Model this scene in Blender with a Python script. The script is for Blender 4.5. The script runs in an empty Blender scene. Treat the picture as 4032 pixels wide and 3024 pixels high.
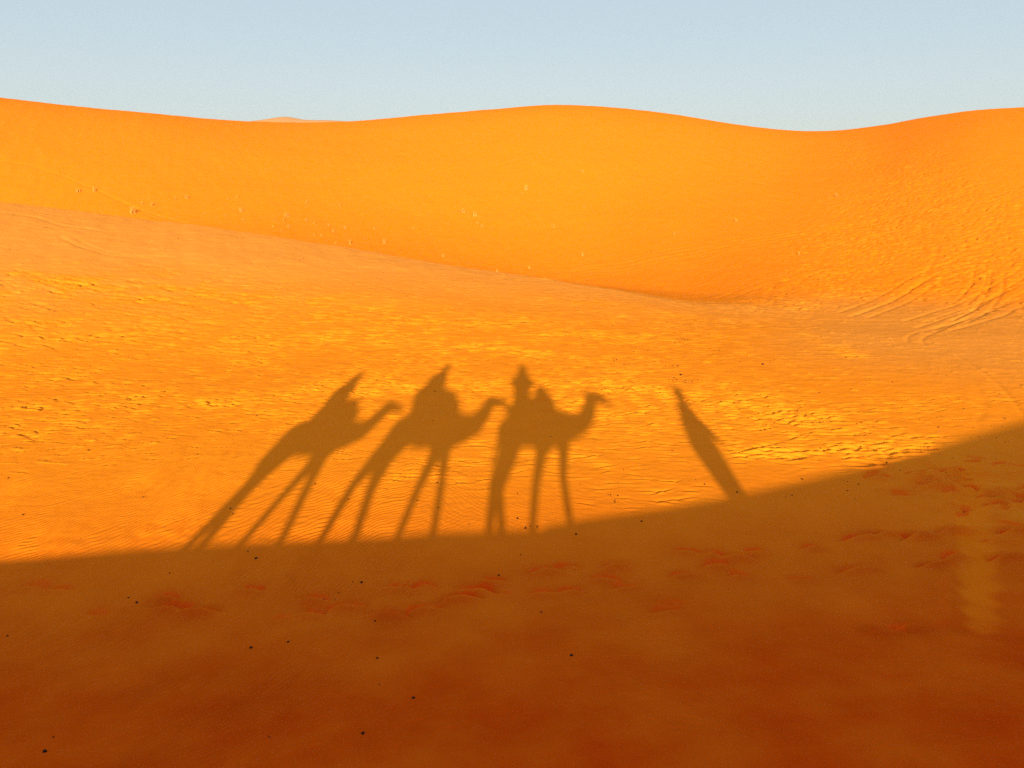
import bpy, bmesh, math, random
import numpy as np
from mathutils import Vector, Matrix

random.seed(7)
rng = np.random.default_rng(11)
S = bpy.context.scene
col = S.collection
K = 0.9                      # metres per drawing unit of the caravan
CAM_Z = 6.5 * K
FPX = 3024.0                 # focal length of the photograph in its own pixels
PITCH = math.atan((1512 - 670) / FPX)
SUN_EL = math.radians(15.33)
SUN_AZ = math.radians(1.16)
Y0 = -0.45 * K               # the line the caravan walks along


# ------------------------------------------------------------------ numpy noise
PERM = rng.permutation(4096)
GR = rng.uniform(0, 2 * np.pi, 4096)
GX, GY = np.cos(GR).astype(np.float32), np.sin(GR).astype(np.float32)


def noise(x, y, seed=0):
    x = np.asarray(x, np.float32) + 137.31 * seed
    y = np.asarray(y, np.float32) - 71.7 * seed
    xi = np.floor(x).astype(np.int32)
    yi = np.floor(y).astype(np.int32)
    fx, fy = x - xi, y - yi
    u = fx * fx * fx * (fx * (fx * 6 - 15) + 10)
    v = fy * fy * fy * (fy * (fy * 6 - 15) + 10)

    def g(ix, iy, dx, dy):
        h = PERM[(PERM[ix & 4095] + iy) & 4095]
        return GX[h] * dx + GY[h] * dy
    a = g(xi, yi, fx, fy)
    b = g(xi + 1, yi, fx - 1, fy)
    c = g(xi, yi + 1, fx, fy - 1)
    d = g(xi + 1, yi + 1, fx - 1, fy - 1)
    return 1.5 * ((a + u * (b - a)) * (1 - v) + (c + u * (d - c)) * v)


def sstep(a, b, x):
    t = np.clip((x - a) / (b - a), 0, 1)
    return t * t * (3 - 2 * t)


def interp_smooth(x, xs, ys):
    """smooth (finite-difference cubic Hermite) interpolation, clamped outside"""
    xs = np.asarray(xs, float)
    ys = np.asarray(ys, float)
    x = np.clip(x, xs[0], xs[-1])
    d = np.diff(ys) / np.diff(xs)
    m = np.empty_like(ys)
    m[1:-1] = (d[:-1] * np.diff(xs)[1:] + d[1:] * np.diff(xs)[:-1]) / (xs[2:] - xs[:-2])
    m[0], m[-1] = d[0], d[-1]
    i = np.clip(np.searchsorted(xs, x) - 1, 0, len(xs) - 2)
    h = xs[i + 1] - xs[i]
    t = (x - xs[i]) / h
    return ((2 * t**3 - 3 * t**2 + 1) * ys[i] + (t**3 - 2 * t**2 + t) * h * m[i]
            + (-2 * t**3 + 3 * t**2) * ys[i + 1] + (t**3 - t**2) * h * m[i + 1])


# ------------------------------------------------------------------ the lie of the land
def view_dir(px, py):
    a, b = (px - 2016) / FPX, -(py - 1512) / FPX
    return np.array([a, math.cos(PITCH) + b * math.sin(PITCH), -math.sin(PITCH) + b * math.cos(PITCH)])


def bearing_slope(px, py):
    d = view_dir(px, py)
    return math.atan2(d[0], d[1]), d[2] / math.hypot(d[0], d[1])


# skyline of the big dune: bearing and how far away its crest is
SKY = [(-900, 330, 105), (0, 388, 118), (280, 420, 122), (547, 445, 126), (1003, 482, 134), (1385, 481, 132), (1641, 459, 128), (1932, 436, 124),
       (2187, 418, 122), (2370, 425, 122), (2625, 451, 124), (2917, 496, 128), (3099, 516, 130), (3263, 519, 128),
       (3463, 499, 124), (3646, 467, 119), (3828, 441, 115), (4032, 428, 112), (4900, 470, 106)]
sk_t, sk_r, sk_z = [], [], []
for px, py, r in SKY:
    t, s = bearing_slope(px, py)
    sk_t.append(t); sk_r.append(r); sk_z.append(CAM_Z + r * s)
# ridge of the low near mound, falling from the left and dying out on the right
RID = [(-900, 720, 58), (0, 795, 55), (510, 856, 52), (784, 888, 50), (1094, 933, 47.5), (1394, 979, 45), (1732, 1038, 42.5), (2016, 1079, 41),
       (2244, 1115, 39.5), (2426, 1143, 38.5), (2563, 1170, 37.5), (2709, 1197, 37)]
rd_t, rd_r, rd_z = [], [], []
for px, py, r in RID:
    t, s = bearing_slope(px, py)
    rd_t.append(t); rd_r.append(r); rd_z.append(CAM_Z + r * s)
for px, r, z in ((2950, 36.5, -.28), (3300, 36, -.28), (4032, 36, -.1), (4900, 36, 0)):
    t, s = bearing_slope(px, 1200)
    rd_t.append(t); rd_r.append(r); rd_z.append(z)
# crest the caravan walks on
CR_X = np.array([-40, -22, -14, -9.02, -6.07, -3.6, -1.76, -.06, 1.12, 4.4, 8.52, 13.48, 20, 40]) * K
CR_Z = (np.array([2.6, 3.0, 3.34, 3.45, 3.58, 3.65, 3.70, 3.745, 3.86, 4.20, 4.76, 5.55, 6.3, 7.2]) - .137) * K
YC = Y0 + .5 * K               # the sharp crest line runs just beside the caravan


def crest_z(x):
    return interp_smooth(x, CR_X, CR_Z)


def base_height(x, y):
    x = np.asarray(x, float); y = np.asarray(y, float)
    r = np.hypot(x, y)
    t = np.arctan2(x, y)
    tt = np.clip(t, rd_t[0], rd_t[-1])
    # --- near crest, steep lee side towards the view, gentle windward side behind
    cz = crest_z(x)
    L = 3.05 * cz
    u = np.clip((y - YC) / L, 0, 1)
    lee = cz * (1 - u) ** 2
    bk = np.maximum(YC - y, 0)
    wind = cz - .16 * sstep(0, .5, bk) - 0.05 * bk - 0.0016 * bk ** 2
    z = np.where(y > YC, lee, np.maximum(wind, -2))
    # --- far land, by bearing
    rr, rz = interp_smooth(tt, rd_t, rd_r), interp_smooth(tt, rd_t, rd_z)
    sr, sz = interp_smooth(tt, sk_t, sk_r), interp_smooth(tt, sk_t, sk_z)
    right = sstep(.05, .40, tt)
    r0 = 24.0
    q = np.clip((r - r0) / (rr - r0), 0, 1)
    up = rz * (.35 * q * q * (3 - 2 * q) + .65 * q ** 1.5)
    vr = rr + 14 - 8 * right                # floor of the hollow behind the mound
    vz = np.minimum(rz - 1.9, .2) * (1 - right) + right * (rz - .10)
    p = sstep(0, 1, (r - rr) / (vr - rr))
    pl = (r - rr) / (vr - rr)
    down = rz + (vz - rz) * np.clip(.45 * p + .55 * (1 - (1 - np.clip(pl, 0, 1)) ** 1.6), 0, 1)
    w = np.clip((r - vr) / (sr - vr), 0, 1.6)
    # S-shaped flank: hollow at the foot, rounded at the crest
    wc = np.clip(w, 0, 1)
    k = .50 * (wc * wc * (3 - 2 * wc)) + .50 * np.sin(wc * np.pi / 2) ** 1.35
    flank = vz + (sz - vz) * k
    over = np.clip((r - sr) / 60, 0, 1)
    flank = np.where(r > sr, sz - (sz + 1.5) * sstep(0, 1, over), flank)
    far = np.where(r < r0, 0, np.where(r < rr, up, np.where(r < vr, down, flank)))
    far = far * sstep(-2, 14, y)
    # long gentle swells of the big dune
    sw = sstep(60, 85, r) * (1 - sstep(.8, 1.0, r / sr))
    far = far + sw * (.30 * noise(x / 34, y / 26, 3) + .10 * noise(x / 12 + .3 * y / 12, y / 17, 4))
    far = far + .06 * sstep(24, 34, r) * (1 - sstep(.9, 1.0, r / rr)) * noise(x / 6, y / 4, 5)
    return z + far


def at(px, py):
    """the spot of ground seen along one line of sight of the photograph"""
    d = view_dir(px, py)
    d = d / math.hypot(d[0], d[1])
    ts = np.concatenate([np.arange(4, 60, .05), np.arange(60, 160, .25)])
    h = base_height(d[0] * ts, d[1] * ts) - (CAM_Z + d[2] * ts)
    i = int(np.argmax(h > 0))
    if h[i] <= 0:
        return None
    a, b = ts[max(i - 1, 0)], ts[i]
    for _ in range(18):
        m = .5 * (a + b)
        if base_height(d[0] * m, d[1] * m) > CAM_Z + d[2] * m:
            b = m
        else:
            a = m
    return np.array([d[0] * b, d[1] * b])


def from_zoom(org, sc, pts):
    return [(org[0] + x * sc, org[1] + y * sc) for x, y in pts]


A2, A3 = ((0, 350), .9114), ((2016, 350), .9114)
A4, A5 = ((2400, 1200), .7378), ((0, 1150), .7233)
A6, A7, A1 = ((0, 2000), .9114), ((2016, 2000), .9114), ((600, 1350), .9042)


def smooth_line(pts, n=10):
    P = [at(*p) for p in pts]
    P = [p for p in P if p is not None]
    P = np.array(P)
    if len(P) < 3:
        s = np.linspace(0, 1, n * 2)[:, None]
        return P[0] * (1 - s) + P[-1] * s
    out = []
    Q = np.vstack([2 * P[0] - P[1], P, 2 * P[-1] - P[-2]])
    for i in range(1, len(Q) - 2):
        for s in np.linspace(0, 1, n, endpoint=False):
            a, b, c, d = Q[i - 1], Q[i], Q[i + 1], Q[i + 2]
            out.append(.5 * (2 * b + (c - a) * s + (2 * a - 5 * b + 4 * c - d) * s**2 + (3 * b - a - 3 * c + d) * s**3))
    out.append(P[-1])
    return np.array(out)


# ------------------------------------------------------------------ vertices of the one sand sheet
HALF = math.radians(39)
th_mid = np.linspace(-HALF, HALF, 1340)
th_side = HALF + (math.pi - HALF) * (np.linspace(0, 1, 60)[1:] ** 1.3)
TH = np.concatenate([-th_side[::-1][1:], th_mid, th_side])       # closes at +pi == -pi via wrap below
TH = np.concatenate([[-math.pi], -th_side[::-1][1:], th_mid, th_side[:-1]])
rs = [0.35]
while rs[-1] < 1500:
    r = rs[-1]
    if r < 6.5:
        dr = .16
    elif r < 36:
        dr = max(.0135, .50 * r * r / 5000)
    elif r < 64:
        dr = .115
    elif r < 118:
        dr = .16
    elif r < 140:
        dr = .26
    else:
        dr = .26 * (r / 140) ** 3.0
    rs.append(r + dr)
RS = np.array(rs)
NR, NT = len(RS), len(TH)
R, T = np.meshgrid(RS, TH, indexing='ij')
X, Y = R * np.sin(T), R * np.cos(T)
Z = base_height(X, Y)
INV = (np.abs(T) < HALF + .01) & (R > 5)

trod = np.zeros_like(Z)      # loose sand kicked up by feet
crust = np.zeros_like(Z)     # pale, firm, wind-packed sand
prints = np.zeros_like(Z)    # redder sand bared inside a footprint


def band(line, width, soft=1.0):
    """closeness (0..1) of every vertex to a polyline with a width at each of its points"""
    out = np.zeros_like(Z)
    line = np.asarray(line)
    width = np.broadcast_to(np.asarray(width, float), (len(line),))
    for i in range(len(line) - 1):
        a, b = line[i], line[i + 1]
        wm = max(width[i], width[i + 1]) * 2.4
        box = (X > min(a[0], b[0]) - wm) & (X < max(a[0], b[0]) + wm) & (Y > min(a[1], b[1]) - wm) & (Y < max(a[1], b[1]) + wm) & INV
        if not box.any():
            continue
        x, y = X[box], Y[box]
        ab = b - a
        L2 = max(float(ab @ ab), 1e-9)
        s = np.clip(((x - a[0]) * ab[0] + (y - a[1]) * ab[1]) / L2, 0, 1)
        d = np.hypot(x - a[0] - s * ab[0], y - a[1] - s * ab[1])
        w = width[i] * (1 - s) + width[i + 1] * s
        out[box] = np.maximum(out[box], np.exp(-(d / w) ** 2))
    return out


def pts(*p):
    return np.array([at(*q) for q in p])


# where many feet have gone: two wind-softened trails across the flat, wide at the left and deep at the right
tb = np.zeros_like(Z)
tb = np.maximum(tb, .70 * band(pts((-60, 1120), (500, 1130), (1100, 1200), (1600, 1240), (2100, 1290), (2500, 1330)), [3.2, 3.2, 2.8, 2.2, 1.6, 1.1]))
tb = np.maximum(tb, .70 * band(pts((-60, 1330), (500, 1290), (1000, 1330), (1500, 1330), (2000, 1370), (2350, 1430)), [2.4, 2.2, 2.4, 2.2, 1.6, 1.2]))
tb = np.maximum(tb, .80 * band(pts((100, 1600), (600, 1560), (1050, 1600), (1500, 1500), (1900, 1510), (2400, 1560)), [.7, 1.2, 1.3, 1.6, 2.0, 2.4]))
tb = np.maximum(tb, 1.0 * band(pts((2350, 1540), (2800, 1600), (3200, 1690), (3560, 1750)), [2.4, 2.5, 2.0, 1.1]))
tb = np.maximum(tb, 1.0 * band(pts((2950, 1780), (3250, 1770), (3560, 1735)), [.55, .75, .6]))
tb = np.maximum(tb, .65 * band(pts((3180, 1320), (3270, 1370), (3340, 1400)), [.5, .9, .6]))
tb = np.maximum(tb, .45 * band(pts((2150, 1175), (2600, 1230), (3000, 1290)), [.9, 1.1, 1.2]))
tb = np.maximum(tb, .45 * band(pts((3250, 1600), (3600, 1590), (3850, 1560)), [1.0, 1.0, .9]))
tb = np.maximum(tb, .75 * band(pts((3620, 1850), (3850, 1920), (4060, 2020)), [.8, 1.4, 1.5]))
tb = np.maximum(tb, .35 * band(pts((1700, 1850), (2300, 1800), (2700, 1960)), [.8, 1.0, .8]))
patch = sstep(-.25, .45, noise(X / 2.3, Y / 1.7, 8) + .5 * noise(X / .9, Y / .7, 9))
trod = np.clip(tb * (.35 + .9 * patch), 0, 1)

near = (R > 5) & (R < 60) & INV
J0 = int(np.searchsorted(TH, -HALF)); DTH = th_mid[1] - th_mid[0]


def stamp(px_, py_, lx, ly, a, depth, lip=.55):
    """press one foot-sized hollow: a low sharp lip on this side, a long easy slope on the far side"""
    r, t = math.hypot(px_, py_), math.atan2(px_, py_)
    m = 2.2 * max(lx, ly)
    i0, i1 = np.searchsorted(RS, r - m), np.searchsorted(RS, r + m)
    j0, j1 = J0 + int((t - m / r + HALF) / DTH), J0 + int((t + m / r + HALF) / DTH) + 1
    j0, j1 = max(j0, 0), min(j1, NT)
    if i1 - i0 < 2 or j1 - j0 < 2:
        return
    sl = (slice(i0, i1), slice(j0, j1))
    dx, dy = X[sl] - px_, Y[sl] - py_
    u = (dx * math.cos(a) + dy * math.sin(a)) / lx
    v = (-dx * math.sin(a) + dy * math.cos(a)) / ly + .25 * u * u * random.uniform(-.9, .9)
    ex = np.exp(-(u * u) ** 1.3)
    hole = sstep(-.72, -.20, v) * (1 - sstep(-.30, 1.25, v))
    lp = np.exp(-((v + .85) / .42) ** 2)
    Z[sl] += depth * ex * (-hole + lip * lp)
    return sl, ex, v


def scatter(n, x0, x1, y0, y1, weight, lx, ly, depth, tilt=.3, power=1.0, bare=0):
    """prints dropped at random, as thick as WEIGHT says"""
    k = 0
    for _ in range(n):
        px_, py_ = random.uniform(x0, x1), random.uniform(y0, y1)
        r, t = math.hypot(px_, py_), math.atan2(px_, py_)
        if abs(t) > HALF - .01:
            continue
        i, j = int(np.searchsorted(RS, r)), J0 + int((t + HALF) / DTH)
        w = float(weight[min(i, NR - 1), min(j, NT - 1)])
        if random.random() > w ** power:
            continue
        res = stamp(px_, py_, random.uniform(*lx), random.uniform(*ly), random.gauss(0, tilt), depth * random.uniform(.5, 1.25) * (.25 + .75 * w))
        if res and random.random() < bare:
            sl, ex, v = res
            prints[sl] = np.maximum(prints[sl], random.uniform(.4, 1) * sstep(.40, .72, ex * np.exp(-((v - .15) / .75) ** 2)))
        k += 1
    return k


x, y, tr = X[near], Y[near], trod[near]
gate = sstep(.10, .75, tr)
cover = np.clip(tb * (.62 + .6 * patch), 0, 1)
wide = .48 * sstep(14, 18, Y) * sstep(45, 33, R) * sstep(.42, .25, T) * (.4 + .6 * sstep(-.3, .4, noise(X / 3.5, Y / 3.0, 18)))
cover = np.maximum(cover, wide)
scatter(20000, -30, 20, 11, 24, cover, (.11, .23), (.065, .125), .046, .2)
scatter(24000, -42, 24, 24, 47, cover, (.14, .30), (.10, .19), .057, .2)
wx = .22 * noise(x / 1.1, y / .8, 20)
n2 = noise((x + wx) / .34 + .3 * y, y / .17, 23)
n3 = noise((x + wx) / .95 - .2 * y, y / .42, 24)
Z[near] += (.35 + gate) * (.013 * n3 + .006 * n2) * np.clip(y / 22, .5, 1.7) * sstep(11, 14, y)

# scattered single scuffs outside the trails
sc = noise(x / .55, y / .20, 30)
sg = sstep(.42, .75, sc) * sstep(0.0, .5, noise(x / 3.1, y / 2.2, 31) + .25)
Z[near] += .020 * sg * (1 - gate) * np.clip(y / 16, .5, 1.5) * sstep(12, 16, y)

# fine wind ripples, strongest at the near left
wob = .16 * noise(x / .8, y / .9, 40) + .045 * noise(x / .22, y / .3, 41) + .5 * noise(x / 3.5, y / 4, 45)
phr = 6.283 / .105 * (x * .80 - y * .60 + wob)
rip = np.sin(phr + .5 * np.sin(phr))
m1 = sstep(1.0, -4.5, x + .10 * (y - 12)) * sstep(21, 13, y) * (1 - .85 * gate)
m1 = m1 * (.45 + .55 * sstep(-.3, .3, noise(x / 1.8, y / 1.8, 42)))
phq = 6.283 / .12 * (x * .55 + y * .83 + 1.3 * wob)
m2 = sstep(-1.0, 1.5, x) * sstep(12, 9, y) * .5 + sstep(-3.5, -1.5, x) * sstep(4, 2, x) * sstep(11, 13, y) * sstep(18, 15, y) * .8
m2 = m2 * (.35 + .65 * sstep(-.3, .3, noise(x / 1.5, y / 1.5, 43)))
Z[near] += (.0105 * m1 * rip + (.0022 + .005 * sstep(12, 10, y)) * m2 * np.sin(phq) * (1 - gate)) * np.where(y < 12.2, 1.5, 1.0)
# faint grain of small unevenness everywhere
Z[near] += (.0035 * noise(x / .20, y / .13, 46) + .006 * noise(x / .7, y / .5, 47)) * np.clip(y / 14, .5, 1.6)

# the steps of one walker in the foreground, each bared to redder sand
FP6 = [(715, 375), (760, 420), (865, 440), (1090, 345), (1360, 385), (1355, 450), (1495, 420), (1690, 452), (1820, 428), (1735, 340), (1830, 325),
       (1985, 388), (2060, 345), (2135, 305), (2160, 365), (245, 345), (160, 325), (420, 450), (1210, 470)]
FP7 = [(140, 265), (230, 245), (145, 360), (250, 350), (455, 245), (405, 300), (495, 335), (760, 182), (870, 190), (975, 210), (880, 240), (1050, 180),
       (735, 280), (985, 285), (1250, 305), (1300, 165), (1500, 260), (1500, 120), (1590, 110), (1700, 115), (1820, 240), (1900, 200), (2130, 210),
       (2170, 95), (1900, 100), (1760, 120), (1960, 95), (2080, 140), (1700, 505), (690, 405), (660, 435), (1620, 530), (2180, 150)]
STRONG = {(865, 440): 1.3, (1495, 420): 1.1, (1820, 428): 1.1, (1690, 452): 1.1, (1985, 388): 1.3, (2060, 345): 1.2, (975, 210): 1.5, (1590, 110): 1.6,
          (1500, 120): 1.3, (1900, 100): 1.7, (1760, 120): 1.5, (2130, 210): 1.6, (2170, 95): 1.6, (1500, 260): 1.4, (455, 245): 1.3, (1820, 240): 1.2,
          (140, 265): 1.2, (160, 325): .5, (245, 345): .6, (420, 450): .45, (1210, 470): .4, (690, 405): .5, (660, 435): .5, (985, 285): .6, (1250, 305): .5,
          (2160, 365): .5, (495, 335): .6}
for zone, lst in ((A6, FP6), (A7, FP7)):
    for q in lst:
        p = at(*from_zoom(*zone, [q])[0])
        k = STRONG.get(q, .9)
        lx, ly = .255 * random.uniform(.8, 1.2) * (.75 + .25 * k), .165 * random.uniform(.85, 1.2)
        res = stamp(p[0], p[1], lx, ly, random.uniform(-.2, .2), .15 * k, .6)
        if res:
            sl, ex, v = res
            prints[sl] = np.maximum(prints[sl], min(k, 1.15) * sstep(.40, .72, ex * np.exp(-((v - .15) / .75) ** 2) + .12 * noise(X[sl] / .05, Y[sl] / .05, 77)))
# a trampled corner in the shade at the right
cs = band(pts((3560, 1880), (3800, 1900), (4060, 1960)), [.7, 1.2, 1.4])
scatter(1500, 5, 16, 9, 20, cs, (.16, .30), (.10, .17), .13, .25, 1.0, .5)

# a scarp-like ledge of slumped sand at the lower right
for q in ([(1200, 110), (1450, 135), (1600, 120), (1850, 112), (2000, 95), (2212, 90)], [(1540, 520), (1640, 545), (1760, 548)],
          [(1960, 543), (2100, 568), (2212, 580)], [(1680, 205), (1800, 215), (1940, 198)]):
    ln = smooth_line(from_zoom(*A7, q))
    b = band(ln, .10)
    Z -= .022 * b
    b2 = band(ln + np.array([0, .16]), .12)
    Z += .016 * b2

# foreground shade painted into the sand colour: redder, darker towards the crest, more to the right
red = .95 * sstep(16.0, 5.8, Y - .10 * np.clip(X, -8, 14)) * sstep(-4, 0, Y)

# a paler, slightly sunken strip of sand running down to the lower right
strip_l = smooth_line(from_zoom(*A7, [(1985, -190), (1990, -60), (1992, 60), (2005, 200), (2018, 350), (2035, 520)]))
strip = band(strip_l, np.interp(np.arange(len(strip_l)), [0, len(strip_l) * .3, len(strip_l) - 1], [.30, .34, .22]))
edge_n = noise(X / .30, Y / .45, 50)
strip = .36 * sstep(.25, .95, strip + .30 * edge_n) * sstep(7.6, 9.2, Y) * sstep(17.5, 14.5, Y)
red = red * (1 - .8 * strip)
Z -= .03 * strip
Z += .035 * band(strip_l + np.array([-.42, 0]), .09)


# ------------------------------------------------------------------ tracks
def groove(line, w, depth, lip=.5):
    global Z
    w, depth, lip = w * .60, depth * .46, lip * .3
    b = band(line, w)
    Z -= depth * b
    bl = band(line, w * 2.3)
    Z += depth * lip * (bl - b)


def track(zone, q, w=.16, depth=.035, pair=0.0, lip=.5):
    ln = smooth_line(from_zoom(*zone, q))
    if pair:
        d = np.gradient(ln, axis=0)
        nrm = np.stack([-d[:, 1], d[:, 0]], 1) / np.maximum(np.hypot(d[:, 0], d[:, 1]), 1e-6)[:, None]
        groove(ln + nrm * pair / 2, w, depth, lip)
        groove(ln - nrm * pair / 2, w, depth, lip)
    else:
        groove(ln, w, depth, lip)


for dy_, dep in ((0, .05), (16, .06), (32, .045), (-14, .035)):
    track(A3, [(-40, 805 + dy_), (250, 797 + dy_ * .6), (500, 750 + dy_), (800, 690 + dy_), (1100, 640 + dy_ * .8), (1450, 590 + dy_ * .7), (1650, 575 + dy_)], .22, dep)
track(A3, [(740, 920), (1000, 870), (1300, 790), (1600, 722), (1820, 690)], .2, .05, .9)
track(A3, [(740, 925), (1100, 938), (1300, 915), (1560, 882), (1700, 850)], .2, .055, .8)
track(A3, [(1450, 970), (1600, 912), (1750, 822), (1860, 775), (1960, 745)], .2, .075, .8)
track(A3, [(1500, 985), (1650, 930), (1800, 840), (1930, 790), (2020, 772)], .2, .07, .7)
track(A3, [(1740, 1005), (1950, 935), (2100, 862), (2230, 775)], .18, .07, .7)
track(A3, [(1790, 1035), (2000, 962), (2120, 905), (2230, 848)], .18, .07, .7)
track(A3, [(1850, 1040), (2050, 985), (2150, 945), (2230, 905)], .18, .06, .7)
track(A3, [(1780, 900), (1900, 880), (2050, 850), (2230, 830)], .18, .045, .8)
track(A3, [(2024, 795), (2015, 840), (1985, 885), (1930, 930)], .16, .06, .6)
track(A3, [(2098, 790), (2090, 860), (2065, 912), (2005, 968), (1930, 1005)], .18, .07, .6)
track(A3, [(1840, 680), (1825, 730), (1800, 785), (1750, 850)], .3, .07)
track(A3, [(2000, 625), (2120, 610), (2230, 595)], .25, .05, 1.2)
track(A3, [(1560, 480), (1750, 470), (1950, 455), (2120, 450)], .3, .05)
track(A3, [(900, 955), (1300, 985), (1600, 990), (1900, 985), (2200, 960)], .3, .03, 1.4)
track(A4, [(1592, 200), (1588, 180), (1625, 152), (1750, 120), (1860, 68), (1960, 15)], .15, .045)
track(A4, [(1685, 215), (1668, 192), (1692, 166), (1800, 120), (1910, 66), (2010, 20)], .15, .045)
track(A4, [(1850, 270), (1950, 330), (2050, 402), (2120, 470), (2170, 530), (2212, 590)], .14, .032)
track(A4, [(1890, 375), (1940, 410), (1975, 480), (1990, 560), (1960, 640)], .22, .018)
track(A2, [(-30, 530), (150, 552), (270, 590), (420, 610)], .3, .05)
track(A2, [(262, 640), (350, 682), (500, 720), (660, 735)], .26, .05)
track(A2, [(318, 640), (420, 690), (560, 720), (740, 728)], .26, .04)
track(A2, [(-40, 308), (100, 325), (250, 370), (400, 430), (560, 505), (700, 552), (800, 580)], .3, .06)
track(A2, [(430, 440), (560, 500), (640, 545), (720, 570)], .3, .04)

# churned slope where people climb to the saddle
ch = np.zeros_like(Z)
ch = np.maximum(ch, band(pts((3050, 1230), (3250, 1120), (3420, 960), (3560, 820), (3600, 700), (3620, 620)), [2.2, 4.5, 6.5, 8.0, 5.0, 2.5]))
ch = np.maximum(ch, .9 * band(pts((3750, 1150), (3850, 950), (3830, 820), (3760, 720)), [4, 6, 6, 3]))
ch = np.maximum(ch, .8 * band(pts((3320, 560), (3420, 640), (3500, 720)), [2.0, 3.0, 4.0]))
ch = np.maximum(ch, .7 * band(pts((3900, 1220), (4050, 1250)), [3, 3]))
ch = np.maximum(ch, .5 * band(pts((2650, 1190), (3000, 1150), (3300, 1080)), [1.2, 1.8, 3]))
fr = (R > 34) & INV & (ch > .02)
x, y = X[fr], Y[fr]
wxx = .5 * noise(x / 1.6, y / 1.6, 60)
c1 = noise((x + wxx) / .62, (y + wxx) / .9, 61)
c2 = noise((x + wxx) / .38, (y - wxx) / .55, 62)
c3 = noise(x / 1.5, y / 2.0, 63)
g = sstep(.2, .8, ch[fr] * (.55 + .8 * sstep(-.4, .5, noise(x / 4.5, y / 5.5, 64))))
Z[fr] += g * (.020 * c1 + .014 * c2 + .012 * c3)
scatter(26000, 10, 52, 34, 100, np.clip(ch * .8, 0, 1), (.13, .25), (.15, .28), .052, .6, 1.3)
# quiet unevenness of the big dune's face
bf = (R > 40) & (R < 140) & INV
x, y = X[bf], Y[bf]
Z[bf] += .016 * noise(x / .8, y / 1.2, 65) + .020 * noise(x / .9 + y / 2.5, y / 5.0, 69) + .03 * noise(x / 3.0 + y / 9, y / 4.5, 66)
sp = sstep(.50, .8, noise(x / .9, y / .7, 67)) * sstep(.1, .5, noise(x / 7, y / 8, 68)) * sstep(.25, -.35, T[bf] - .1) * sstep(105, 75, y)
Z[bf] += .03 * sp

# pale firm sand: the flank of the mound up to its ridge, and the floor of the hollow on the right
rr_ = interp_smooth(np.clip(T, rd_t[0], rd_t[-1]), rd_t, rd_r)
crust = .72 * sstep(27, 43, R) * (1 - sstep(.99, 1.12, R / rr_))
crust = crust * (1 - .7 * sstep(.2, .8, trod))
crust = np.maximum(crust, .55 * sstep(.25, .45, T) * sstep(22, 30, R) * sstep(46, 38, R))
crust = crust * INV
back = sstep(1.0, 1.25, R / rr_)        # the big dune is of slightly redder sand

# ------------------------------------------------------------------ materials
def new_mat(name):
    m = bpy.data.materials.new(name)
    m.use_nodes = True
    nt = m.node_tree
    b = nt.nodes['Principled BSDF']
    b.inputs['Roughness'].default_value = .95
    b.inputs['Specular IOR Level'].default_value = .12
    return m, nt, b


def N(nt, kind, **kw):
    n = nt.nodes.new(kind)
    for k, v in kw.items():
        setattr(n, k, v)
    return n


def mixc(nt, fac, a, b, blend='MIX'):
    n = N(nt, 'ShaderNodeMix', data_type='RGBA', blend_type=blend)
    for sock, v in ((n.inputs[0], fac), (n.inputs[6], a), (n.inputs[7], b)):
        if isinstance(v, bpy.types.NodeSocket):
            nt.links.new(v, sock)
        else:
            sock.default_value = v if not isinstance(v, tuple) or len(v) == 4 else (*v, 1)
    return n.outputs[2]


def math_n(nt, op, a, b=None, clamp=False):
    n = N(nt, 'ShaderNodeMath', operation=op, use_clamp=clamp)
    for i, v in enumerate((a, b)):
        if v is None:
            continue
        if isinstance(v, bpy.types.NodeSocket):
            nt.links.new(v, n.inputs[i])
        else:
            n.inputs[i].default_value = v
    return n.outputs[0]


def noise_n(nt, vec, scale, detail=4, rough=.55):
    n = N(nt, 'ShaderNodeTexNoise')
    n.inputs['Scale'].default_value = scale
    n.inputs['Detail'].default_value = detail
    n.inputs['Roughness'].default_value = rough
    nt.links.new(vec, n.inputs['Vector'])
    return n.outputs['Fac']


SAND = (.87, .215, .009)
SAND_LOOSE = (.87, .224, .009)
SAND_PALE = (.74, .245, .040)
SAND_RED = (.84, .085, .003)


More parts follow.
